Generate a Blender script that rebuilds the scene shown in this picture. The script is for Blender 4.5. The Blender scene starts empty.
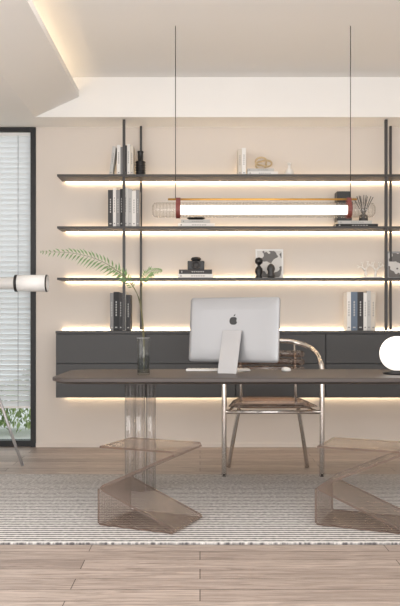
import bpy, bmesh, math, random
from mathutils import Vector, Matrix
random.seed(7)
F=780.0; H=1.07; YH=322.0
def X(px,d): return (px-200)*d/F
def Z(py,d): return H-(py-YH)*d/F
def lin(c):
    r=[]
    for v in c:
        v=v/255.0
        r.append(v/12.92 if v<=0.04045 else ((v+0.055)/1.055)**2.4)
    return (r[0],r[1],r[2],1)
col=bpy.context.scene.collection
# ---------------- materials
def base(name):
    m=bpy.data.materials.new(name); m.use_nodes=True
    nt=m.node_tree; b=nt.nodes['Principled BSDF']
    return m,nt,b
def mat(name,c,rough=0.5,metal=0,var=0.04,scale=12,**k):
    m,nt,b=base(name)
    b.inputs['Roughness'].default_value=rough; b.inputs['Metallic'].default_value=metal
    tc=nt.nodes.new('ShaderNodeTexCoord'); n=nt.nodes.new('ShaderNodeTexNoise'); n.inputs['Scale'].default_value=scale
    r=nt.nodes.new('ShaderNodeValToRGB'); l=lin(c)
    r.color_ramp.elements[0].color=(l[0]*(1-var),l[1]*(1-var),l[2]*(1-var),1)
    r.color_ramp.elements[1].color=(min(1,l[0]*(1+var)),min(1,l[1]*(1+var)),min(1,l[2]*(1+var)),1)
    nt.links.new(tc.outputs['Object'],n.inputs['Vector']); nt.links.new(n.outputs['Fac'],r.inputs['Fac'])
    nt.links.new(r.outputs['Color'],b.inputs['Base Color'])
    for kk,v in k.items(): b.inputs[kk.replace('_',' ')].default_value=v
    return m
def emis(name,c,s):
    m,nt,b=base(name)
    b.inputs['Base Color'].default_value=lin(c); b.inputs['Emission Color'].default_value=lin(c); b.inputs['Emission Strength'].default_value=s
    return m
def clear(name,tint,gloss_rough=0.05,stripe=None,dark=None,axis='X',refl=0.5,minrefl=0.05,edge=None,frost=0.0,frostc=(235,228,222)):
    m,nt,b=base(name); nt.nodes.remove(b); out=nt.nodes['Material Output']; N=nt.nodes.new; L=nt.links.new
    t=N('ShaderNodeBsdfTransparent'); g=N('ShaderNodeBsdfGlossy'); g.inputs['Roughness'].default_value=gloss_rough
    lw=N('ShaderNodeLayerWeight'); lw.inputs['Blend'].default_value=0.5
    pw=N('ShaderNodeMath'); pw.operation='POWER'; pw.inputs[1].default_value=3.0; L(lw.outputs['Facing'],pw.inputs[0])
    ma=N('ShaderNodeMath'); ma.operation='MULTIPLY_ADD'; ma.inputs[1].default_value=refl; ma.inputs[2].default_value=minrefl; ma.use_clamp=True; L(pw.outputs[0],ma.inputs[0])
    mx=N('ShaderNodeMixShader'); t.inputs['Color'].default_value=lin(tint); csock=None; wf=None
    if stripe:
        tc=N('ShaderNodeTexCoord'); w=N('ShaderNodeTexWave'); w.bands_direction=axis
        w.inputs['Scale'].default_value=stripe; r=N('ShaderNodeValToRGB')
        r.color_ramp.elements[0].color=lin(dark); r.color_ramp.elements[1].color=lin(tint); r.color_ramp.elements[1].position=0.6
        L(tc.outputs['Object'],w.inputs['Vector']); L(w.outputs['Fac'],r.inputs['Fac']); csock=r.outputs['Color']; wf=w.outputs['Fac']
        bp=N('ShaderNodeBump'); bp.inputs['Strength'].default_value=0.4; bp.inputs['Distance'].default_value=0.005
        L(w.outputs['Fac'],bp.inputs['Height']); L(bp.outputs['Normal'],g.inputs['Normal'])
    if edge:
        em=N('ShaderNodeMix'); em.data_type='RGBA'; L(pw.outputs[0],em.inputs[0])
        if csock: L(csock,em.inputs[6])
        else: em.inputs[6].default_value=lin(tint)
        em.inputs[7].default_value=lin(edge); csock=em.outputs[2]
    if csock: L(csock,t.inputs['Color'])
    src=t.outputs[0]
    if frost:
        df=N('ShaderNodeBsdfDiffuse'); df.inputs['Color'].default_value=lin(frostc); tl=N('ShaderNodeBsdfTranslucent'); tl.inputs['Color'].default_value=lin(frostc)
        m1=N('ShaderNodeMixShader'); m1.inputs[0].default_value=0.5; L(df.outputs[0],m1.inputs[1]); L(tl.outputs[0],m1.inputs[2])
        m2=N('ShaderNodeMixShader'); m2.inputs[0].default_value=frost; L(src,m2.inputs[1]); L(m1.outputs[0],m2.inputs[2]); src=m2.outputs[0]
        if wf:
            mm=N('ShaderNodeMath'); mm.operation='MULTIPLY'; mm.inputs[1].default_value=frost*2; L(wf,mm.inputs[0]); L(mm.outputs[0],m2.inputs[0])
    L(ma.outputs[0],mx.inputs[0]); L(src,mx.inputs[1]); L(g.outputs[0],mx.inputs[2]); L(mx.outputs[0],out.inputs['Surface'])
    return m
M={}
M['wall']=mat('wall_paint',(219,210,201),0.8,var=0.015,scale=3)
M['ceil']=mat('ceiling_paint',(241,239,236),0.9,var=0.01,scale=3)
M['dark']=mat('dark_metal',(58,56,56),0.45,var=0.05)
M['black']=mat('black_satin',(28,27,28),0.4)
M['frameblk']=mat('black_frame',(30,31,34),0.5)
M['cab']=mat('charcoal_lacquer',(66,66,67),0.55,var=0.03,scale=4)
M['desk']=mat('dark_taupe_top',(72,64,61),0.45,var=0.06,scale=6)
M['alu']=mat('aluminium',(155,155,157),0.38,0.4,var=0.01)
M['alupale']=mat('aluminium_pale',(180,180,182),0.3,0.5,var=0.01)  # paler aluminium for the computer stand and tripod leg tips
M['white']=mat('white_plastic',(238,237,235),0.4,var=0.01)
M['chrome']=mat('chrome',(220,216,212),0.14,1.0,var=0.01)
M['gold']=mat('brass',(206,160,84),0.35,0.8,var=0.03)
M['redleather']=mat('red_leather',(110,50,44),0.55,var=0.08,scale=60)
M['ceramic']=mat('white_ceramic',(236,232,226),0.35,var=0.02)
M['paper']=mat('paper',(228,222,212),0.8,var=0.03,scale=50)
M['led']=emis('led_warm',(255,230,194),12.0)
M['cove']=emis('led_cove',(255,234,205),7.0)
M['tube']=emis('lamp_tube',(255,249,240),1.6)
M['globe']=emis('lamp_globe',(255,249,240),1.0)
M['acryl']=clear('smoky_ribbed_acrylic',(251,248,246),0.12,13,(220,209,202),'Y',0.36,0.08,None,0.10,(238,230,224))
M['acryledge']=clear('acrylic_edge',(196,176,165),0.1,None,None,'X',0.2,0.14,None,0.34,(158,136,124))
M['column']=clear('clear_acrylic_column',(251,250,250),0.06,14,(230,228,226),'X',0.5,0.10,(150,147,145),0.10,(242,240,238))
M['glass']=clear('clear_glass',(250,251,251),0.02,None,None,'X',0.4,0.04,(180,186,186))
M['seat']=clear('smoky_brown_seat',(236,226,220),0.10,10,(198,180,170),'Y',0.55,0.14,None,0.16,(150,126,112))
M['ribglass']=clear('ribbed_glass',(253,252,250),0.1,14,(238,236,232),'X',0.3,0.05,(215,212,205),0.05)
M['winglass']=clear('window_glass',(246,250,250),0.0,None,None,'X',0.3,0.03)
M['water']=clear('tinted_water',(238,241,240),0.02,None,None,'X',0.2,0.02)
M['green']=mat('fern_green',(100,130,76),0.5,var=0.3,scale=30)
M['stem']=mat('stem_green',(96,92,60),0.6,var=0.1)
def blindmat():
    m,nt,b=base('blind_slat'); out=nt.nodes['Material Output']
    b.inputs['Base Color'].default_value=lin((246,247,247)); b.inputs['Roughness'].default_value=0.6
    t=nt.nodes.new('ShaderNodeBsdfTranslucent'); t.inputs['Color'].default_value=lin((246,247,248))
    mx=nt.nodes.new('ShaderNodeMixShader'); mx.inputs[0].default_value=0.45
    nt.links.new(b.outputs[0],mx.inputs[1]); nt.links.new(t.outputs[0],mx.inputs[2]); nt.links.new(mx.outputs[0],out.inputs['Surface'])
    return m
M['blind']=blindmat()
def floormat():
    m,nt,b=base('oak_planks'); N=nt.nodes.new; L=nt.links.new
    tc=N('ShaderNodeTexCoord'); br=N('ShaderNodeTexBrick')
    br.offset=0.37; br.inputs['Scale'].default_value=1; br.inputs['Brick Width'].default_value=1.4; br.inputs['Row Height'].default_value=0.13
    br.inputs['Mortar Size'].default_value=0.002; br.inputs['Mortar Smooth'].default_value=0.1
    br.inputs['Color1'].default_value=lin((188,173,163)); br.inputs['Color2'].default_value=lin((158,143,134)); br.inputs['Mortar'].default_value=lin((78,66,60))
    L(tc.outputs['Object'],br.inputs['Vector'])
    mp=N('ShaderNodeMapping'); mp.inputs['Scale'].default_value=(1.2,22,1); L(tc.outputs['Object'],mp.inputs['Vector'])
    n=N('ShaderNodeTexNoise'); n.inputs['Scale'].default_value=2.8; n.inputs['Detail'].default_value=8; n.inputs['Roughness'].default_value=0.7; n.inputs['Distortion'].default_value=1.4; L(mp.outputs[0],n.inputs['Vector'])
    r=N('ShaderNodeValToRGB'); r.color_ramp.elements[0].position=0.37; r.color_ramp.elements[0].color=(0.46,0.44,0.42,1); r.color_ramp.elements[1].position=0.60; r.color_ramp.elements[1].color=(1.12,1.12,1.12,1); L(n.outputs['Fac'],r.inputs['Fac'])
    mx=N('ShaderNodeMix'); mx.data_type='RGBA'; mx.blend_type='MULTIPLY'; mx.inputs[0].default_value=0.8
    L(br.outputs['Color'],mx.inputs[6]); L(r.outputs['Color'],mx.inputs[7]); L(mx.outputs[2],b.inputs['Base Color'])
    b.inputs['Roughness'].default_value=0.45
    return m
M['floor']=floormat()
def rugmat():
    m,nt,b=base('woven_rug'); N=nt.nodes.new; L=nt.links.new
    tc=N('ShaderNodeTexCoord'); w=N('ShaderNodeTexWave'); w.bands_direction='Y'; w.inputs['Scale'].default_value=8.5; w.inputs['Distortion'].default_value=0.3; w.inputs['Detail'].default_value=2; w.inputs['Detail Scale'].default_value=3
    L(tc.outputs['Object'],w.inputs['Vector'])
    mp=N('ShaderNodeMapping'); mp.inputs['Scale'].default_value=(34,18,1); L(tc.outputs['Object'],mp.inputs['Vector'])
    n=N('ShaderNodeTexNoise'); n.inputs['Scale'].default_value=1.6; n.inputs['Detail'].default_value=2; L(mp.outputs[0],n.inputs['Vector'])
    ad=N('ShaderNodeMath'); ad.operation='MULTIPLY_ADD'; ad.inputs[1].default_value=1.3; ad.inputs[2].default_value=-0.65; L(n.outputs['Fac'],ad.inputs[0])
    s=N('ShaderNodeMath'); s.operation='ADD'; L(ad.outputs[0],s.inputs[0]); L(w.outputs['Fac'],s.inputs[1])
    r=N('ShaderNodeValToRGB'); r.color_ramp.elements[0].position=0.20; r.color_ramp.elements[0].color=lin((92,90,92)); r.color_ramp.elements[1].position=0.62; r.color_ramp.elements[1].color=lin((216,213,210)); L(s.outputs[0],r.inputs['Fac'])
    L(r.outputs['Color'],b.inputs['Base Color']); b.inputs['Roughness'].default_value=0.95
    return m
M['rug']=rugmat()
# ---------------- geometry
def link(name,me,mats,parent=None,loc=(0,0,0),rot=(0,0,0),smooth=False):
    o=bpy.data.objects.new(name,me); col.objects.link(o)
    if not isinstance(mats,(list,tuple)): mats=[mats]
    for m in mats: me.materials.append(m)
    o.location=loc; o.rotation_euler=rot
    if parent: o.parent=parent
    if smooth:
        for p in me.polygons: p.use_smooth=True
    return o
def info(o,label,cat,group=None):
    o['label']=label; o['category']=cat
    if group: o['group']=group
    return o
def struct(o,label=None,cat=None):
    o['kind']='structure'
    if label: o['label']=label
    o['category']=cat or o.name.split('_')[0]
    return o
def empty(name,loc,label,cat,rot=(0,0,0),group=None):
    o=bpy.data.objects.new(name,None); o.empty_display_size=0.1; col.objects.link(o); o.location=loc; o.rotation_euler=rot
    return info(o,label,cat,group)
def frombm(bm,name='m'):
    me=bpy.data.meshes.new(name); bm.normal_update(); bm.to_mesh(me); bm.free(); return me
def addbox(bm,a,b,mi=0,bev=0,M4=None):
    t=bmesh.new(); bmesh.ops.create_cube(t,size=1)
    for v in t.verts:
        v.co=Vector(((a[0]+b[0])/2+v.co.x*(b[0]-a[0]),(a[1]+b[1])/2+v.co.y*(b[1]-a[1]),(a[2]+b[2])/2+v.co.z*(b[2]-a[2])))
    if bev: bmesh.ops.bevel(t,geom=t.edges[:],offset=bev,segments=3,affect='EDGES',profile=0.5)
    merge(bm,t,mi,M4)
def merge(bm,t,mi=0,M4=None):
    if M4: bmesh.ops.transform(t,matrix=M4,verts=t.verts[:])
    t.verts.index_update(); vs=[bm.verts.new(v.co) for v in t.verts]
    for f in t.faces:
        try:
            nf=bm.faces.new([vs[v.index] for v in f.verts]); nf.material_index=mi; nf.smooth=f.smooth
        except ValueError: pass
    t.free()
def box(name,a,b,m,parent=None,bev=0.0,loc=(0,0,0),rot=(0,0,0)):
    bm=bmesh.new(); addbox(bm,a,b,0,bev); return link(name,frombm(bm,name),m,parent,loc,rot)
def addtube(bm,pts,r,seg=10,mi=0,closed=False,cap=True):
    pts=[Vector(p) for p in pts]; n=len(pts); rs=r if isinstance(r,(list,tuple)) else [r]*n
    rings=[]; up=None
    for i,p in enumerate(pts):
        if closed: t=(pts[(i+1)%n]-pts[i-1]).normalized()
        else: t=(pts[min(i+1,n-1)]-pts[max(i-1,0)]).normalized()
        if up is None:
            up=Vector((0,0,1)) if abs(t.z)<0.9 else Vector((1,0,0))
        up=(up-t*up.dot(t)).normalized(); s=t.cross(up)
        rings.append([bm.verts.new(p+(up*math.cos(2*math.pi*k/seg)+s*math.sin(2*math.pi*k/seg))*rs[i]) for k in range(seg)])
    rng=range(n) if closed else range(n-1)
    for i in rng:
        a=rings[i]; b=rings[(i+1)%n]
        for k in range(seg):
            f=bm.faces.new([a[k],a[(k+1)%seg],b[(k+1)%seg],b[k]]); f.material_index=mi; f.smooth=True
    if cap and not closed:
        f=bm.faces.new(rings[0][::-1]); f.material_index=mi
        f=bm.faces.new(rings[-1]); f.material_index=mi
def tube(name,pts,r,m,parent=None,seg=12,closed=False,loc=(0,0,0),rot=(0,0,0)):
    bm=bmesh.new(); addtube(bm,pts,r,seg,0,closed); bmesh.ops.recalc_face_normals(bm,faces=bm.faces[:])
    return link(name,frombm(bm,name),m,parent,loc,rot)
def smoothpts(pts,n=6,closed=False):
    P=[Vector(p) for p in pts]; out=[]; k=len(P)
    for i in range(k if closed else k-1):
        if closed: p0,p1,p2,p3=P[i-1],P[i],P[(i+1)%k],P[(i+2)%k]
        else: p0=P[max(i-1,0)];p1=P[i];p2=P[i+1];p3=P[min(i+2,k-1)]
        for j in range(n):
            t=j/n
            out.append(0.5*((2*p1)+(-p0+p2)*t+(2*p0-5*p1+4*p2-p3)*t*t+(-p0+3*p1-3*p2+p3)*t**3))
    if not closed: out.append(P[-1])
    return out
def addlathe(bm,prof,seg=28,mi=0,M4=None,smooth=True):
    t=bmesh.new(); rings=[]
    for r,z in prof:
        if r<1e-5: rings.append([t.verts.new((0,0,z))])
        else: rings.append([t.verts.new((r*math.cos(2*math.pi*k/seg),r*math.sin(2*math.pi*k/seg),z)) for k in range(seg)])
    for a,b in zip(rings,rings[1:]):
        for k in range(seg):
            k2=(k+1)%seg
            if len(a)==1 and len(b)==1: continue
            if len(a)==1: f=t.faces.new([a[0],b[k2],b[k]])
            elif len(b)==1: f=t.faces.new([a[k],a[k2],b[0]])
            else: f=t.faces.new([a[k],a[k2],b[k2],b[k]])
            f.smooth=smooth
    merge(bm,t,mi,M4)
def lathe(name,prof,m,parent=None,loc=(0,0,0),rot=(0,0,0),seg=28):
    bm=bmesh.new(); addlathe(bm,prof,seg); return link(name,frombm(bm,name),m,parent,loc,rot)
def prism(name,poly,a,b,m,axis='Y',parent=None,loc=(0,0,0),rot=(0,0,0),bev=0):
    bm=bmesh.new()
    def c(p,t):
        return (p[0],t,p[1]) if axis=='Y' else ((p[0],p[1],t) if axis=='Z' else (t,p[0],p[1]))
    v1=[bm.verts.new(c(p,a)) for p in poly]; v2=[bm.verts.new(c(p,b)) for p in poly]
    bm.faces.new(v1); bm.faces.new(v2[::-1]); n=len(poly)
    for i in range(n): bm.faces.new([v1[i],v2[i],v2[(i+1)%n],v1[(i+1)%n]])
    bmesh.ops.recalc_face_normals(bm,faces=bm.faces[:])
    if bev: bmesh.ops.bevel(bm,geom=[e for e in bm.edges if len(e.link_faces)==2 and e.calc_face_angle(0)>1.2],offset=bev,segments=3,affect='EDGES',profile=0.5)
    return link(name,frombm(bm,name),m,parent,loc,rot)
def sphereprof(r,n=16,z0=0): return [(r*math.sin(math.pi*i/n),z0-r*math.cos(math.pi*i/n)) for i in range(n+1)]

# ---------------- room
WY=6.67; XL=-2.6; XR=3.0; YB=-2.2
struct(box('floor',(XL-0.1,YB,-0.1),(XR+0.1,WY+0.15,0),M['floor']),'pale taupe oak plank floor','floor')
WX=X(36,WY)
struct(box('wall_back',(WX,WY,0),(XR+0.1,WY+0.15,3.06),M['wall']),'plain warm beige wall behind the shelves','wall')
struct(box('wall_left',(XL-0.1,YB,0),(XL,WY+0.15,3.06),M['wall']),'plain beige side wall','wall')
struct(box('wall_right',(XR,YB,0),(XR+0.1,WY,3.06),M['wall']),'plain beige side wall','wall')
struct(box('ceiling',(XL-0.1,YB,3.06),(XR+0.1,WY+0.15,3.16),M['ceil']),'smooth white ceiling','ceiling')
struct(box('trim_1',(XL,6.34,2.735),(XR,WY+0.15,3.06),M['ceil']),'white dropped soffit along the shelf wall','ceiling soffit')
struct(prism('trim_2',[(XL,2.735),(-1.34,2.735),(-0.985,2.90),(-0.985,2.955),(-1.005,2.955),(-1.005,2.925),(-1.25,2.82),(-1.25,3.06),(XL,3.06)],YB,6.339,M['ceil']),'sloping dropped ceiling edge with a light cove','ceiling cove')
box('led_strip',(-1.24,YB+0.1,2.835),(-1.2,6.3,2.85),M['cove']); info(bpy.data.objects['led_strip'],'warm light strip hidden in the ceiling cove','light strip')
struct(box('baseboard_back',(WX+0.001,WY-0.012,0),(XR,WY,0.035),M['wall']),'low beige skirting','baseboard')
# window
w=empty('window_1',(0,0,0),'tall black framed window with garden view','window'); w['kind']='structure'
bm=bmesh.new(); fx0=XL+0.01
addbox(bm,(WX-0.045,6.66,0.001),(WX-0.001,6.80,2.733),0)
addbox(bm,(fx0,6.66,0.001),(fx0+0.045,6.80,2.733),0)
addbox(bm,(fx0+0.045,6.70,0.001),(WX-0.045,6.80,0.05),0)
addbox(bm,(fx0+0.045,6.66,2.70),(WX-0.045,6.80,2.733),0)
addbox(bm,(-2.03,6.75,0.05),(-1.99,6.80,2.70),0)
f_=link('window_frame',frombm(bm),M['frameblk'],w); f_['kind']='structure'
g_=box('window_pane',(fx0+0.046,6.775,0.051),(WX-0.046,6.781,2.699),M['winglass'],w); g_['kind']='structure'
# blind
bl=empty('window_blind',(-1.98,6.715,0.34),'white horizontal slatted blind drawn most of the way','blind')
bm=bmesh.new(); z=0.03; R=Matrix.Rotation(math.radians(-54),4,'X')
while z<2.32:
    addbox(bm,(-0.55,-0.026,-0.0012),(0.525,0.026,0.0012),0,0,Matrix.Translation((0,0,z))@R); z+=0.0445
link('blind_slats',frombm(bm),M['blind'],bl)
box('bottom_rail',(-0.55,-0.02,-0.01),(0.525,0.02,0.008),M['white'],bl)
box('head_rail',(-0.55,-0.025,2.325),(0.525,0.025,2.355),M['white'],bl)
bm=bmesh.new()
for x in(-0.45,0.0,0.42): addtube(bm,[(x,-0.027,0.0),(x,-0.027,2.33)],0.002,5)
link('blind_cord',frombm(bm),M['alu'],bl)
# outside
info(box('terrace',(-9,WY+0.2,-0.25),(4,14,-0.05),mat('terrace_stone',(215,213,208),0.8)),'pale stone terrace outside the window','terrace')
bm=bmesh.new()
for i in range(4600):
    x=random.uniform(-4.2,-1.2); y=random.uniform(7.6,8.3); zz=random.uniform(-0.03,0.68)*(0.8+0.2*math.sin(x*7))
    s=random.uniform(0.02,0.05); M4=Matrix.Translation((x,y,zz+0.02))@Matrix.Rotation(random.uniform(0,6.3),4,'Z')@Matrix.Rotation(random.uniform(-1.2,1.2),4,'X')
    vs=[bm.verts.new(M4@Vector(c)) for c in((-s*0.4,0,0),(0,0,-s),(s*0.4,0,0),(0,0,s))]; f=bm.faces.new(vs); f.material_index=random.randint(0,1)
h=link('garden_hedge',frombm(bm),[mat('hedge_a',(122,146,80),0.6),mat('hedge_b',(166,184,120),0.6)]); info(h,'low green leafy shrubs outside the window','shrub'); h['kind']='stuff'
# ---------------- rug
info(box('area_rug',(-2.3,3.74,0.001),(2.6,5.42,0.013),M['rug'],bev=0.004),'pale grey woven rug with fine dark dashes on the floor','rug')
FZ=0.014
# ---------------- shelving unit
sy0,sy1=6.40,6.645
sh=empty('wall_shelving',(0.5,6.52,1.0),'dark metal wall shelving with thin boards and glowing edges','shelf')
SZ={1:2.274,2:1.847,3:1.425}; T=0.009
xl=X(57,6.40); xr=2.4
def bx(name,a,b,m,p,o,bev=0): return box(name,tuple(a[i]-o[i] for i in range(3)),tuple(b[i]-o[i] for i in range(3)),m,p,bev)
O=(0.5,6.52,1.0)
for i,zc in SZ.items():
    bx('shelf_board',(xl,sy0,zc-T),(xr,sy1,zc+T),M['dark'],sh,O,0.001)
    bx('light_strip',(xl+0.03,6.648,zc-0.010),(xr-0.03,6.658,zc+0.014),M['led'],sh,O)
for px,yy,hw in((124,6.418,0.011),(141,6.63,0.009),(386,6.418,0.011),(390.5,6.63,0.009)):
    x=X(px,yy); bx('post',(x-hw,yy-0.012,1.001),(x+hw,yy+0.012,2.734),M['dark'],sh,O)
x=2.3; bx('post',(x-0.01,6.406,1.001),(x+0.01,6.43,2.734),M['dark'],sh,O)
# ---------------- cabinets
cy0=6.32; cx=X(55.5,cy0); W=0.73; n=5
for i in range(n):
    x0=cx+i*W; c=empty('wall_cabinet',(x0+W/2,6.49,0.455),'charcoal floating cabinet with two handleless drawers','cabinet',group='floating cabinets under the shelves')
    o=(x0+W/2,6.49,0.455)
    bx('cabinet_body',(x0+0.0005,cy0+0.02,0.455),(x0+W-0.0005,WY-0.001,0.976),M['cab'],c,o)
    bx('drawer',(x0+0.003,cy0,0.735),(x0+W-0.003,cy0+0.019,0.970),M['cab'],c,o,0.002)
    bx('drawer',(x0+0.003,cy0,0.458),(x0+W-0.003,cy0+0.019,0.729),M['cab'],c,o,0.002)
    bx('light_strip',(x0+0.02,6.643,0.442),(x0+W-0.02,6.66,0.4545),M['led'],c,o)
t=empty('cabinet_top',(0.5,6.49,0.977),'continuous dark board on top of the floating cabinets','cabinet top'); o=(0.5,6.49,0.977)
bx('top_board',(cx,cy0-0.002,0.977),(cx+n*W,WY-0.001,0.997),M['dark'],t,o,0.001)
bx('light_strip',(xl,6.655,0.9975),(2.4,6.667,1.008),M['led'],t,o)
# ---------------- desk
dz=0.75; dy0,dy1=4.457,5.306; dx0,dx1=-0.87,2.05
dk=empty('desk',(0.56,4.88,FZ),'long dark taupe desk with rounded ends on clear columns','desk')
def rrect(x0,y0,x1,y1,r,n=8):
    p=[]
    for cx_,cy_,a in((x1-r,y1-r,0),(x0+r,y1-r,90),(x0+r,y0+r,180),(x1-r,y0+r,270)):
        for k in range(n+1):
            t=math.radians(a+90*k/n); p.append((cx_+r*math.cos(t),cy_+r*math.sin(t)))
    return p
bm=bmesh.new()
levels=[(0.012,dz),(0.0,dz-0.005),(0.0,dz-0.022),(0.05,dz-0.04)]
rings=[]
for ins,zz in levels:
    rings.append([bm.verts.new((x-0.56,y-4.88,zz-FZ)) for x,y in rrect(dx0+ins,dy0+ins,dx1-ins,dy1-ins,0.16-ins)])
bm.faces.new(rings[0]); bm.faces.new(rings[-1][::-1])
for a,b in zip(rings,rings[1:]):
    for k in range(len(a)): bm.faces.new([a[k],b[k],b[(k+1)%len(a)],a[(k+1)%len(a)]])
bmesh.ops.recalc_face_normals(bm,faces=bm.faces[:])
link('desk_top',frombm(bm),M['desk'],dk)
for cxl in(-0.375,1.5):
    for k,(ox,oy) in enumerate(((-0.066,0),(0.0,-0.03),(0.066,0.0))):
        r=0.031
        tube('leg',[(cxl+ox-0.56,4.9+oy-4.88,0.001),(cxl+ox-0.56,4.9+oy-4.88,dz-0.042-FZ)],r,M['column'],dk,32)
        lathe('leg_collar',[(0,0),(0.034,0),(0.034,0.016),(0,0.016)],M['chrome'],dk,(cxl+ox-0.56,4.9+oy-4.88,dz-0.0575-FZ))
# ---------------- stools
def stool(loc_,rot,label):
    e=empty('side_stool',loc_,label,'stool',(0,0,rot),group='folded acrylic stools beside the desk')
    pts=[(-0.215,0.405),(0.205,0.405),(0.215,0.392),(-0.195,0.205),(-0.208,0.192),(-0.195,0.180),(0.205,0.022),(0.215,0.010),(0.205,0.003),(-0.212,0.003),(-0.222,0.013),(-0.222,0.185)]
    th=0.010; bm=bmesh.new(); n=len(pts); A=[];B=[]
    P=[Vector((p[0],0,p[1])) for p in pts]
    for i in range(n):
        t=(P[min(i+1,n-1)]-P[max(i-1,0)]).normalized(); nn=Vector((t.z,0,-t.x))*th/2
        A.append((P[i]+nn)); B.append((P[i]-nn))
    mn=min(v.z for v in A+B)
    for v in A+B: v.z-=mn
    for y0,y1 in((-0.17,0.17),):
        va=[[bm.verts.new((v.x,y,v.z)) for v in A] for y in(y0,y1)]; vb=[[bm.verts.new((v.x,y,v.z)) for v in B] for y in(y0,y1)]
        for i in range(n-1):
            bm.faces.new([va[0][i],va[0][i+1],va[1][i+1],va[1][i]]); bm.faces.new([vb[0][i],vb[1][i],vb[1][i+1],vb[0][i+1]])
            f=bm.faces.new([va[0][i],vb[0][i],vb[0][i+1],va[0][i+1]]); f.material_index=1
            f=bm.faces.new([va[1][i],va[1][i+1],vb[1][i+1],vb[1][i]]); f.material_index=1
        for j in(0,n-1):
            f=bm.faces.new([va[0][j],va[1][j],vb[1][j],vb[0][j]]); f.material_index=1
    bmesh.ops.recalc_face_normals(bm,faces=bm.faces[:])
    link('stool_sheet',frombm(bm),[M['acryl'],M['acryledge']],e)
stool((X(151,4.08),4.12,FZ),math.radians(-24),'smoky transparent ribbed acrylic stool folded in a zigzag')
stool((X(367,4.08),4.12,FZ),math.radians(-24),'smoky transparent ribbed acrylic stool folded in a zigzag')
# ---------------- chair
ch=empty('armchair',(0.50,5.545,0),'chrome tube armchair with glossy smoky brown seat','chair')
f0=0.0145
half=[(-0.335,-0.20,f0),(-0.335,-0.21,0.35),(-0.335,-0.21,0.68),(-0.335,-0.19,0.76),(-0.335,-0.13,0.80),(-0.335,0.02,0.84),(-0.30,0.15,0.885),(-0.2,0.235,0.92),(-0.08,0.265,0.93)]
full=half+[(-p[0],p[1],p[2]) for p in half[::-1]]
tube('frame',smoothpts(full,6),0.0175,M['chrome'],ch)
for sx in(-1,1):
    tube('leg',smoothpts([(sx*0.29,0.20,0.002),(sx*0.25,0.16,0.25),(sx*0.215,0.13,0.44)],5),0.015,M['chrome'],ch)
    tube('side_rail',[(sx*0.31,-0.2,0.455),(sx*0.24,0.2,0.455)],0.011,M['chrome'],ch)
tube('front_rail',[(-0.325,-0.21,0.455),(0.325,-0.21,0.455)],0.014,M['chrome'],ch)
tube('rear_rail',[(-0.24,0.2,0.455),(0.24,0.2,0.455)],0.011,M['chrome'],ch)
# seat: one cushion with shallow channels
bm=bmesh.new(); nx_,ny_=14,20; top=[];bot=[]
for j in range(ny_+1):
    v_=j/ny_; y=-0.205+0.405*v_; wd=0.305-0.05*v_; rowt=[];rowb=[]
    for i in range(nx_+1):
        u=-1+2*i/nx_; ed=(1-abs(u)**6)*(1-abs(2*v_-1)**8)
        rowt.append(bm.verts.new((u*wd,y,0.492+0.038*ed+0.004*abs(math.sin(5*math.pi*v_))))); rowb.append(bm.verts.new((u*wd,y,0.490-0.02*ed)))
    top.append(rowt);bot.append(rowb)
for j in range(ny_):
    for i in range(nx_):
        bm.faces.new([top[j][i],top[j][i+1],top[j+1][i+1],top[j+1][i]]); bm.faces.new([bot[j][i],bot[j+1][i],bot[j+1][i+1],bot[j][i+1]])
for j in range(ny_):
    bm.faces.new([top[j][0],top[j+1][0],bot[j+1][0],bot[j][0]]); bm.faces.new([top[j][-1],bot[j][-1],bot[j+1][-1],top[j+1][-1]])
for i in range(nx_):
    bm.faces.new([top[0][i],bot[0][i],bot[0][i+1],top[0][i+1]]); bm.faces.new([top[-1][i],top[-1][i+1],bot[-1][i+1],bot[-1][i]])
for p in bm.faces: p.smooth=True
link('seat',frombm(bm),M['seat'],ch)
bm=bmesh.new()
for k in range(4):
    zz=0.665+0.057*k; pts=[]
    for i in range(15):
        a=math.radians(-62+124*i/14); pts.append((0.275*math.sin(a),-0.02+0.25*math.cos(a)+0.01*k,zz))
    addtube(bm,pts,0.024,12)
link('backrest',frombm(bm),M['seat'],ch)
for sx in(-1,1): tube('backrest_support',[(sx*0.20,0.135,0.45),(sx*0.20,0.20,0.70),(sx*0.2,0.225,0.905)],0.009,M['chrome'],ch)
# ---------------- computer
e=empty('desktop_computer',(X(234,4.98),4.98,dz+0.0005),'silver all-in-one desktop computer seen from its back','computer',(0,0,math.radians(-20)))
bm=bmesh.new(); tilt=Matrix.Rotation(math.radians(-6),4,'X'); Wd,Hh=0.60,0.415
cz=0.27
rb=[]
for ins,yb in((0,0.0),(0,-0.005),(0.004,-0.009),(0.02,-0.0125),(0.08,-0.018)):
    rb.append([bm.verts.new(Matrix.Translation((0,0,cz))@tilt@Vector((x,yb,y))) for x,y in rrect(-Wd/2+ins,-Hh/2+ins,Wd/2-ins,Hh/2-ins,0.022,5)])
bm.faces.new(rb[0]); bm.faces.new(rb[-1][::-1])
for a,b in zip(rb,rb[1:]):
    for k in range(len(a)):
        f=bm.faces.new([a[k],a[(k+1)%len(a)],b[(k+1)%len(a)],b[k]]); f.smooth=True
bmesh.ops.recalc_face_normals(bm,faces=bm.faces[:])
link('monitor_body',frombm(bm),M['alu'],e)
sc=box('screen',(-Wd/2+0.01,0.0005,-Hh/2+0.06),(Wd/2-0.01,0.003,Hh/2-0.01),M['black'],e,loc=(0,0,cz)); sc.rotation_euler=(math.radians(-6),0,0)
prof=[(-0.150,0),(0.075,0),(0.075,0.006),(-0.138,0.008),(-0.030,0.262),(-0.040,0.268)]
st=prism('stand',prof,-0.062,0.062,M['alupale'],'X',e,bev=0.002)
tp=Matrix.Translation((0,0,cz))@tilt
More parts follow.
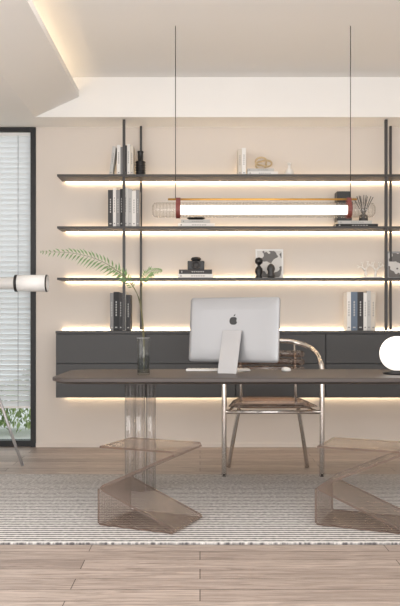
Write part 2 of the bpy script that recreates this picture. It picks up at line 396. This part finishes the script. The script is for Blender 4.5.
def disc(bm,cx_,cz_,r,n=24,bite=None):
    vs=[]
    for k in range(n):
        a=2*math.pi*k/n; x=cx_+r*math.cos(a)*0.95; z_=cz_+r*math.sin(a)*(1-0.12*abs(math.cos(a-math.pi/2))**6)
        if bite and (x-bite[0])**2+(z_-bite[1])**2<bite[2]**2:
            dzz=z_-bite[1]; x=bite[0]-abs(math.sqrt(max(bite[2]**2-dzz*dzz,0)))
        vs.append(bm.verts.new((x,0,z_)))
    bm.faces.new(vs)
bm=bmesh.new(); disc(bm,0,0,0.028,40,(0.035,0.003,0.0155))
vs=[bm.verts.new(c) for c in((0.0,0,0.028),(0.002,0,0.037),(0.012,0,0.045),(0.011,0,0.034))]; bm.faces.new(vs)
lg=link('logo_mark',frombm(bm),M['black'],e,loc=tuple(tp@Vector((0.0,-0.0192,0.055)))); lg.rotation_euler=(math.radians(-6),0,0)
# keyboard, mouse
kb=empty('keyboard',(X(218,5.15),5.13,dz+0.0005),'slim white keyboard on the desk','keyboard')
box('keyboard_body',(-0.21,-0.06,0),(0.21,0.06,0.010),M['white'],kb,0.003)
bm=bmesh.new()
for r_ in range(5):
    for c_ in range(14): addbox(bm,(-0.2+c_*0.0287,-0.052+r_*0.0212,0.0102),(-0.2+c_*0.0287+0.025,-0.052+r_*0.0212+0.018,0.0135))
link('keys',frombm(bm),M['ceramic'],kb)
bm=bmesh.new(); addlathe(bm,[(0.03,0.0),(0.032,0.004),(0.03,0.012),(0.022,0.02),(0.01,0.024),(0,0.025)],24,0,Matrix.Diagonal((1,1.8,1,1)))
info(link('computer_mouse',frombm(bm),M['white'],None,(X(286,5.1),5.1,dz+0.0005)),'white rounded computer mouse on the desk','mouse')
# globe lamp
gl=empty('table_lamp',(X(397,4.8),4.8,dz+0.0005),'glowing white glass globe lamp on a dark base','lamp')
lathe('lamp_base',[(0,0),(0.085,0),(0.085,0.012),(0.04,0.016),(0.04,0.022),(0,0.022)],M['black'],gl)
lathe('lamp_shade',sphereprof(0.106,20,0.126),M['globe'],gl,seg=36)
# vase + fern
vx=X(143.5,4.72)
v=empty('glass_vase',(vx,4.72,dz+0.0005),'tall clear glass vase with water on the desk','vase')
lathe('vase_wall',[(0,0.0),(0.034,0.0),(0.038,0.004),(0.040,0.22),(0.0385,0.222),(0.037,0.22),(0.035,0.012),(0,0.012)],M['glass'],v)
lathe('water',[(0,0.0125),(0.034,0.0125),(0.0355,0.12),(0,0.12)],M['water'],v)
lathe('vase_rim',[(0.0365,0.221),(0.0405,0.221),(0.0405,0.225),(0.0365,0.225)],M['alu'],v)
fe=empty('fern_stem',(vx,4.72,dz+0.02),'airy green fern fronds standing in the glass vase','plant')
def frond(pts,llen,seed=1,start=0.35):
    rnd=random.Random(seed); w_=[Vector((X(p[0],4.72)-vx,p[2] if len(p)>2 else 0,Z(p[1],4.72)-dz-0.02)) for p in pts]
    cp=smoothpts(w_,8); bm=bmesh.new(); n_=len(cp)
    addtube(bm,cp,[0.003*(1-0.7*i/n_) for i in range(n_)],6,1)
    i0=int(n_*start)
    for i in range(i0,n_):
        u=(i-i0)/(n_-i0); L_=llen*(math.sin(math.pi*min(1,u*0.8+0.2))**0.7)*(1.05-u*0.5)
        tn=(cp[min(i+1,n_-1)]-cp[i-1]).normalized(); side=tn.cross(Vector((0,-1,0.25))).normalized()
        for sgn in(-1,1):
            dr=(side*sgn+tn*0.85+Vector((0,rnd.uniform(-0.5,0.5),-0.2))).normalized(); wv=dr.cross(Vector((0,1,0.2))).normalized()
            p0=cp[i]; L2=L_*rnd.uniform(0.8,1.15); wd=0.0028+0.036*L2
            a=p0; b=p0+dr*L2*0.45+wv*wd; c=p0+dr*L2+Vector((0,0,-0.15*L2)); d=p0+dr*L2*0.45-wv*wd
            f=bm.faces.new([bm.verts.new(q) for q in(a,b,c,d)]); f.material_index=0
    return link('frond',frombm(bm),[M['green'],M['stem']],fe)
frond([(144,371),(143,335),(139,300),(128,280),(103,262,-0.02),(75,254,-0.05),(44,253,-0.08)],0.085,1,0.5)
frond([(144,371),(143,335),(141,305),(133,287),(120,272,0.04),(104,266,0.08)],0.05,2,0.6)
frond([(144,371),(144,335),(141,300),(143,282),(150,272,-0.03),(162,271,-0.06)],0.05,3,0.6)
# ---------------- pendant
pd=5.24; pz=Z(210,pd); px0,px1=X(152,pd),X(375,pd)
pe=empty('pendant_lamp',((px0+px1)/2,pd,pz),'long horizontal ribbed glass tube pendant with brass bar','pendant lamp')
L_=(px1-px0)/2; cxp=(px0+px1)/2; rr=0.05
bm=bmesh.new(); RY=Matrix.Rotation(math.pi/2,4,'Y')
addlathe(bm,[(0,-L_),(rr*0.6,-L_+0.003),(rr*0.92,-L_+0.015),(rr,-L_+0.035),(rr,L_-0.035),(rr*0.92,L_-0.015),(rr*0.6,L_-0.003),(0,L_)],32,0,RY)
link('glass_tube',frombm(bm),M['ribglass'],pe)
bm=bmesh.new(); addlathe(bm,[(0,-0.57),(0.028,-0.57),(0.032,-0.56),(0.032,0.56),(0.028,0.57),(0,0.57)],24,0,RY)
link('light_tube',frombm(bm),M['tube'],pe)
wx=[X(175.5,pd)-cxp,X(350.5,pd)-cxp]
tube('brass_bar',[(X(168,pd)-cxp,0,0.072),(X(357,pd)-cxp,0,0.072)],0.007,M['gold'],pe)
for x in wx:
    x2=x+ (0.018 if x<0 else -0.012)
    bm=bmesh.new(); r1=rr+0.004; r2=rr+0.007; ra=[]
    for k in range(24):
        a=2*math.pi*k/24; ext=0.026 if math.cos(a)>0.93 else 0
        ra.append([bm.verts.new((x2+dx,rad*math.sin(a),rad*math.cos(a)+ext)) for dx,rad in((-0.015,r1),(0.015,r1),(0.015,r2),(-0.015,r2))])
    for k in range(24):
        A_=ra[k];B_=ra[(k+1)%24]
        for j in range(4): bm.faces.new([A_[j],B_[j],B_[(j+1)%4],A_[(j+1)%4]])
    bmesh.ops.recalc_face_normals(bm,faces=bm.faces[:])
    link('strap',frombm(bm),M['redleather'],pe)
    tube('hanging_wire',[(x,0,0.079),(x,0,3.059-pz)],0.0026,M['black'],pe,6)
# ---------------- telescope
te=empty('telescope',(-1.74,5.76,0),'white telescope with black rings on a tripod','telescope')
tz=Z(283,5.72)
bm=bmesh.new(); addlathe(bm,[(0,-0.55),(0.02,-0.55),(0.02,-0.42),(0.045,-0.42),(0.045,0.38),(0.062,0.385),(0.062,0.612),(0.056,0.615),(0.054,0.56),(0,0.56)],32,0,Matrix.Translation((0,0,tz))@RY)
link('tube_body',frombm(bm),M['white'],te)
for a,b,r in((0.375,0.395,0.0635),(0.604,0.614,0.0635),(-0.43,-0.415,0.048)):
    bm=bmesh.new(); addlathe(bm,[(r-0.004,a),(r,a),(r,b),(r-0.004,b),(r-0.004,a)],32,0,Matrix.Translation((0,0,tz))@RY)
    link('trim_ring',frombm(bm),M['black'],te)
lathe('mount',[(0,1.2),(0.05,1.2),(0.05,1.24),(0.025,1.25),(0.025,tz-0.04),(0,tz-0.04)],M['black'],te)
for fx,fy in((0.43,0),(-0.22,-0.31),(-0.22,0.31)):
    tube('leg',[(fx*0.06,fy*0.06,1.21),(fx*0.5,fy*0.5,0.62)],0.017,M['alu'],te); tube('leg_tip',[(fx*0.5,fy*0.5,0.62),(fx,fy,0.008)],0.011,M['alupale'],te)
# ---------------- books & decor
palette={'w':(232,230,226),'c':(206,198,186),'g':(140,138,138),'d':(58,56,58),'k':(30,30,32),'b':(104,118,136),'l':(190,189,187),'t':(150,128,108)}
cn={'w':'white','c':'cream','g':'grey','d':'charcoal','k':'black','b':'slate blue','l':'light grey','t':'tan'}
BM={k:mat('cover_'+cn[k].replace(' ','_'),palette[k],0.6,var=0.04) for k in cn}
def bookmesh(w,h,dp,ck,mark='k'):
    bm=bmesh.new(); t=min(0.003,w*0.15)
    addbox(bm,(0,0,0),(w,t,h),0,0)
    addbox(bm,(0,t,0),(t,dp,h),0); addbox(bm,(w-t,t,0),(w,dp,h),0)
    addbox(bm,(t,t,0.004),(w-t,dp-0.004,h-0.004),1)
    if w>0.022:
        nn=6; hs=h if h>0.1 else h
        for q in range(nn):
            z0=hs*(0.38+0.40*q/nn); addbox(bm,(w*0.40,-0.0006,z0),(w*0.60,0,z0+hs*0.045),2)
        addbox(bm,(w*0.3,-0.0006,h*0.07),(w*0.7,0,h*0.10),2)
    return frombm(bm),[BM[ck],M['paper'],BM[mark]]
def standing(p0,p1,ptop,zb,ck,group,where,tilt=0,y=6.445,dp=0.16):
    d=y; x0,x1=X(p0,d),X(p1,d)-0.0008; h=Z(ptop,d)-zb
    me,ms=bookmesh(x1-x0,h,dp,ck,'g' if ck in 'wcl' else 'l')
    o=link('book',me,ms,None,(x0,y,zb+0.0008),(0,math.radians(tilt),0))
    if tilt: info(o,f'{cn[ck]} hardcover book leaning against its row on the {where}','book',group)
    else: info(o,f'{cn[ck]} hardcover book standing upright on the {where}','book',group)
def lying(p0,p1,z0,th,ck,group,where,y=6.44,dp=0.17):
    x0,x1=X(p0,y),X(p1,y)
    me,ms=bookmesh(th,x1-x0,dp,ck,'g' if ck in 'wcl' else 'l')
    o=link('book',me,ms,None,(x0,y,z0+th),(0,math.radians(90),0))
    info(o,f'{cn[ck]} hardcover book lying flat on the {where}','book',group)
    return z0+th+0.0006
S1=SZ[1]+T; S2=SZ[2]+T; S3=SZ[3]+T; S4=0.9978
g='books on the top shelf'
standing(109,112.5,146,S1+0.003,'l',g,'top shelf',7,dp=0.15)
for a,b,t_,c_ in((117,120.5,145,'w'),(120.5,123,147,'g'),(123,127,145.5,'d'),(127,130,144,'w'),(130,133.5,146,'c')): standing(a,b,t_,S1,c_,g,'top shelf')
g='books on the second shelf'
for a,b,t_,c_ in((108,113,190,'d'),(113,116,188,'w'),(116,120,190,'g'),(120,123,189,'k'),(123,128,188,'w'),(128,132,189,'l'),(132,136,191,'w'),(136,139.5,190,'g')): standing(a,b,t_,S2,c_,g,'second shelf')
g='books on the cabinet top'
for a,b,t_,c_ in((110,113.5,293,'g'),(113.5,119,292,'k'),(119,122.5,293,'d'),(122.5,126,292,'w'),(126,130.5,295,'d')): standing(a,b,t_,S4,c_,g,'cabinet top')
for a,b,t_,c_ in((347,351,292,'w'),(351,357.5,292,'b'),(357.5,363.5,292,'d'),(363.5,367,293,'w'),(367,371,291,'l'),(371,375.5,293,'c')): standing(a,b,t_,S4,c_,g,'cabinet top')
g='books on the top shelf'
standing(238,242,149,S1,'c',g,'top shelf'); standing(242,246,148,S1,'w',g,'top shelf')
z=lying(247.5,278,S1+0.0006,0.03,'w',g,'top shelf'); z=lying(247.5,274,z,0.024,'l',g,'top shelf'); topz=z
pts=[]
for i in range(90):
    t=2*math.pi*i/90; r=0.034+0.016*math.cos(3*t); pts.append((r*math.cos(2*t)*1.5,0.016*math.sin(3*t)*1.2,r*math.sin(2*t)+0.0505))
info(tube('knot_sculpture',pts,0.008,mat('pale_brass',(206,186,150),0.35,0.5),None,8,True,loc=(X(263,6.5),6.53,topz+0.0085)),'small pale looping knot sculpture on lying books','sculpture')
info(lathe('bud_vase',[(0,0),(0.025,0),(0.036,0.015),(0.038,0.035),(0.025,0.06),(0.012,0.075),(0.012,0.105),(0.02,0.115),(0.015,0.115),(0.009,0.08),(0,0.07)],M['ceramic'],None,(X(289.5,6.5),6.52,S1+0.0006)),'small white ceramic bud vase on the top shelf','vase')
pr=[(0,0)]
for k in range(6):
    zz=k*0.022; pr+=[(0.036,zz+0.001),(0.042,zz+0.007),(0.042,zz+0.015),(0.036,zz+0.021)]
pr+=[(0.022,0.135),(0.022,0.2),(0.026,0.205),(0.026,0.215),(0,0.215)]
info(lathe('ribbed_candleholder',pr,M['black'],None,(X(140.5,6.53),6.53,S1+0.0006)),'black ribbed cylindrical candleholder on the top shelf','candleholder')
g='books on the second shelf'
z=lying(178,215,S2+0.0006,0.03,'w',g,'second shelf'); z=lying(181,210,z,0.028,'l',g,'second shelf')
lathe('dish',[(0,0),(0.04,0),(0.075,0.02),(0.078,0.022),(0.074,0.022),(0.04,0.006),(0,0.006)],M['black'],None,(X(196,6.5),6.52,z)); info(bpy.data.objects['dish'],'shallow black dish on lying books','dish')
z=lying(336,378,S2+0.0006,0.024,'k',g,'second shelf'); z=lying(338,372,z,0.026,'l',g,'second shelf')
zz=z
for k,(a,b,t_) in enumerate(((337,352,0.08),(338,353,0.08),(337,351,0.085))):
    y=6.46; o=box('storage_box',(X(a,y),y,zz+0.0006),(X(b,y),y+0.12,zz+t_),M['dark'] if k%2 else M['black'],bev=0.003); zz+=t_
    info(o,'small dark lidded box stacked on lying books','box','stacked dark boxes')
rd=empty('reed_diffuser',(X(364,6.5),6.52,z+0.0006),'dark bottle with a fan of black reeds on lying books','diffuser')
lathe('bottle',[(0,0),(0.035,0),(0.038,0.01),(0.036,0.05),(0.015,0.062),(0.014,0.075),(0.01,0.075),(0,0.07)],M['dark'],rd)
for k in range(9):
    a=-0.42+0.84*k/8; tube('reed',[(0,0,0.05),(0.19*math.sin(a),0.03*math.cos(k*2.1),0.19*math.cos(a)+0.03)],0.003,M['black'] if k%2 else M['dark'],rd,6)
g='books on the third shelf'
z=lying(178,213,S3+0.0006,0.032,'w',g,'third shelf'); z=lying(179,212,z,0.036,'d',g,'third shelf')
cm=empty('vintage_camera',(X(196,6.5),6.52,z),'black vintage camera with a round lens on books','camera')
box('camera_body',(-0.07,-0.03,0),(0.07,0.03,0.075),M['black'],cm,0.006)
bm=bmesh.new(); RX=Matrix.Rotation(math.pi/2,4,'X'); addlathe(bm,[(0,-0.03+0.06),(0.03,0.03),(0.036,0.035),(0.036,0.055),(0.03,0.058),(0.026,0.05),(0,0.046)],28,0,Matrix.Translation((0,0,0.04))@RX)
link('lens',frombm(bm),M['dark'],cm)
lathe('viewfinder',[(0,0.0755),(0.03,0.0755),(0.045,0.09),(0.035,0.105),(0,0.11)],M['black'],cm,seg=20)
pf=empty('picture_frame',(X(270,6.56),6.60,S3+0.0006),'white framed grey abstract picture leaning on the wall','picture frame',(math.radians(-5),0,0))
def pframe(p,w_,h_,m):
    bm=bmesh.new(); b=0.014
    addbox(bm,(-w_/2,0,0),(-w_/2+b,0.014,h_)); addbox(bm,(w_/2-b,0,0),(w_/2,0.014,h_)); addbox(bm,(-w_/2+b,0,0),(w_/2-b,0.014,b)); addbox(bm,(-w_/2+b,0,h_-b),(w_/2-b,0.014,h_))
    link('frame_border',frombm(bm),m,p)
    mm,nt,bb=base('art_print'); tc=nt.nodes.new('ShaderNodeTexCoord'); n_=nt.nodes.new('ShaderNodeTexNoise'); n_.inputs['Scale'].default_value=8; r=nt.nodes.new('ShaderNodeValToRGB')
    r.color_ramp.interpolation='CONSTANT'; r.color_ramp.elements[0].color=lin((110,107,105)); r.color_ramp.elements[1].color=lin((215,212,208)); r.color_ramp.elements[1].position=0.47
    nt.links.new(tc.outputs['Object'],n_.inputs['Vector']); nt.links.new(n_.outputs['Fac'],r.inputs['Fac']); nt.links.new(r.outputs['Color'],bb.inputs['Base Color'])
    box('picture',(-w_/2+b,0.005,b),(w_/2-b,0.012,h_-b),mm,p)
pframe(pf,0.235,0.255,M['white'])
info(lathe('abstract_figurine',[(0,0),(0.028,0),(0.03,0.008),(0.02,0.02),(0.034,0.05),(0.03,0.08),(0.012,0.1),(0.012,0.11),(0.03,0.125),(0.034,0.145),(0.026,0.165),(0,0.175)],M['black'],None,(X(259,6.48),6.49,S3+0.0006)),'black rounded abstract bust figurine beside the frame','figurine')
info(lathe('abstract_figurine',[(0,0),(0.03,0),(0.034,0.02),(0.025,0.05),(0.035,0.075),(0.028,0.1),(0.012,0.118),(0,0.122)],M['dark'],None,(X(271,6.48),6.48,S3+0.0006)),'small dark stacked pebble figurine before the frame','figurine')
bm=bmesh.new(); rnd=random.Random(3)
def branch(p,d,l,r,dep):
    q=p+d*l; addtube(bm,[p,p+d*l*0.5+Vector((rnd.uniform(-.004,.004),0,0)),q],[r,r*0.9,r*0.75],6)
    if dep>0:
        for a in(-0.55,0.5):
            a+=rnd.uniform(-0.2,0.2); dd=Vector((d.x*math.cos(a)+d.z*math.sin(a),d.y+rnd.uniform(-.3,.3),-d.x*math.sin(a)+d.z*math.cos(a))).normalized(); branch(q,dd,l*0.75,r*0.75,dep-1)
for x_ in(-0.05,0.03): branch(Vector((x_,0,0.012)),Vector((rnd.uniform(-.2,.2),0,1)).normalized(),0.05,0.011,3)
addbox(bm,(-0.085,-0.03,0),(0.085,0.03,0.014),0,0.004)
info(link('coral_ornament',frombm(bm),M['ceramic'],None,(X(372,6.5),6.5,S3+0.0006)),'white branching coral ornament on the third shelf','ornament')
pf=empty('picture_frame',(X(400,6.56),6.60,S3+0.0006),'pale framed picture leaning behind ornaments','picture frame',(math.radians(-5),0,0)); pframe(pf,0.2,0.235,M['alu'])
# ---------------- lights
def area(name,loc_,rot,sx,sy,e_,c_):
    l=bpy.data.lights.new(name,'AREA'); l.shape='RECTANGLE'; l.size=sx; l.size_y=sy; l.energy=e_; l.color=c_
    o=bpy.data.objects.new(name,l); col.objects.link(o); o.location=loc_; o.rotation_euler=rot; return o
area('rear_fill',(0.3,-1.6,1.7),(math.radians(92),0,0),4.6,2.2,105,(1,0.995,0.985))  # added soft fill at the open rear of the room
area('side_fill',(-2.5,2.2,1.5),(math.radians(90),0,math.radians(-90)),3.5,2.2,60,(0.98,0.99,1.0))  # added side fill; the left wall has no window here
area('upward_fill',(0.3,-1.0,0.3),(math.radians(140),0,0),4.2,1.4,65,(1,0.99,0.97))  # added low fill aimed up and forward to brighten the ceiling
area('ceiling_wash',(0.6,3.4,3.04),(0,0,0),3.0,3.0,28,(1,0.98,0.96))  # added overhead fill facing down, no fixture belongs to it
w=bpy.data.worlds.new('World'); bpy.context.scene.world=w; w.use_nodes=True
bg=w.node_tree.nodes['Background']; bg.inputs[0].default_value=(0.93,0.96,1,1); bg.inputs[1].default_value=1.5
cam=bpy.data.cameras.new('Camera'); co=bpy.data.objects.new('Camera',cam); col.objects.link(co)
co.location=(0,0,H); co.rotation_euler=(math.radians(90),0,0); cam.sensor_width=36; cam.lens=F/606*36; cam.shift_y=19/606; cam.clip_start=0.05
bpy.context.scene.camera=co
bpy.context.scene.view_settings.view_transform='Standard'
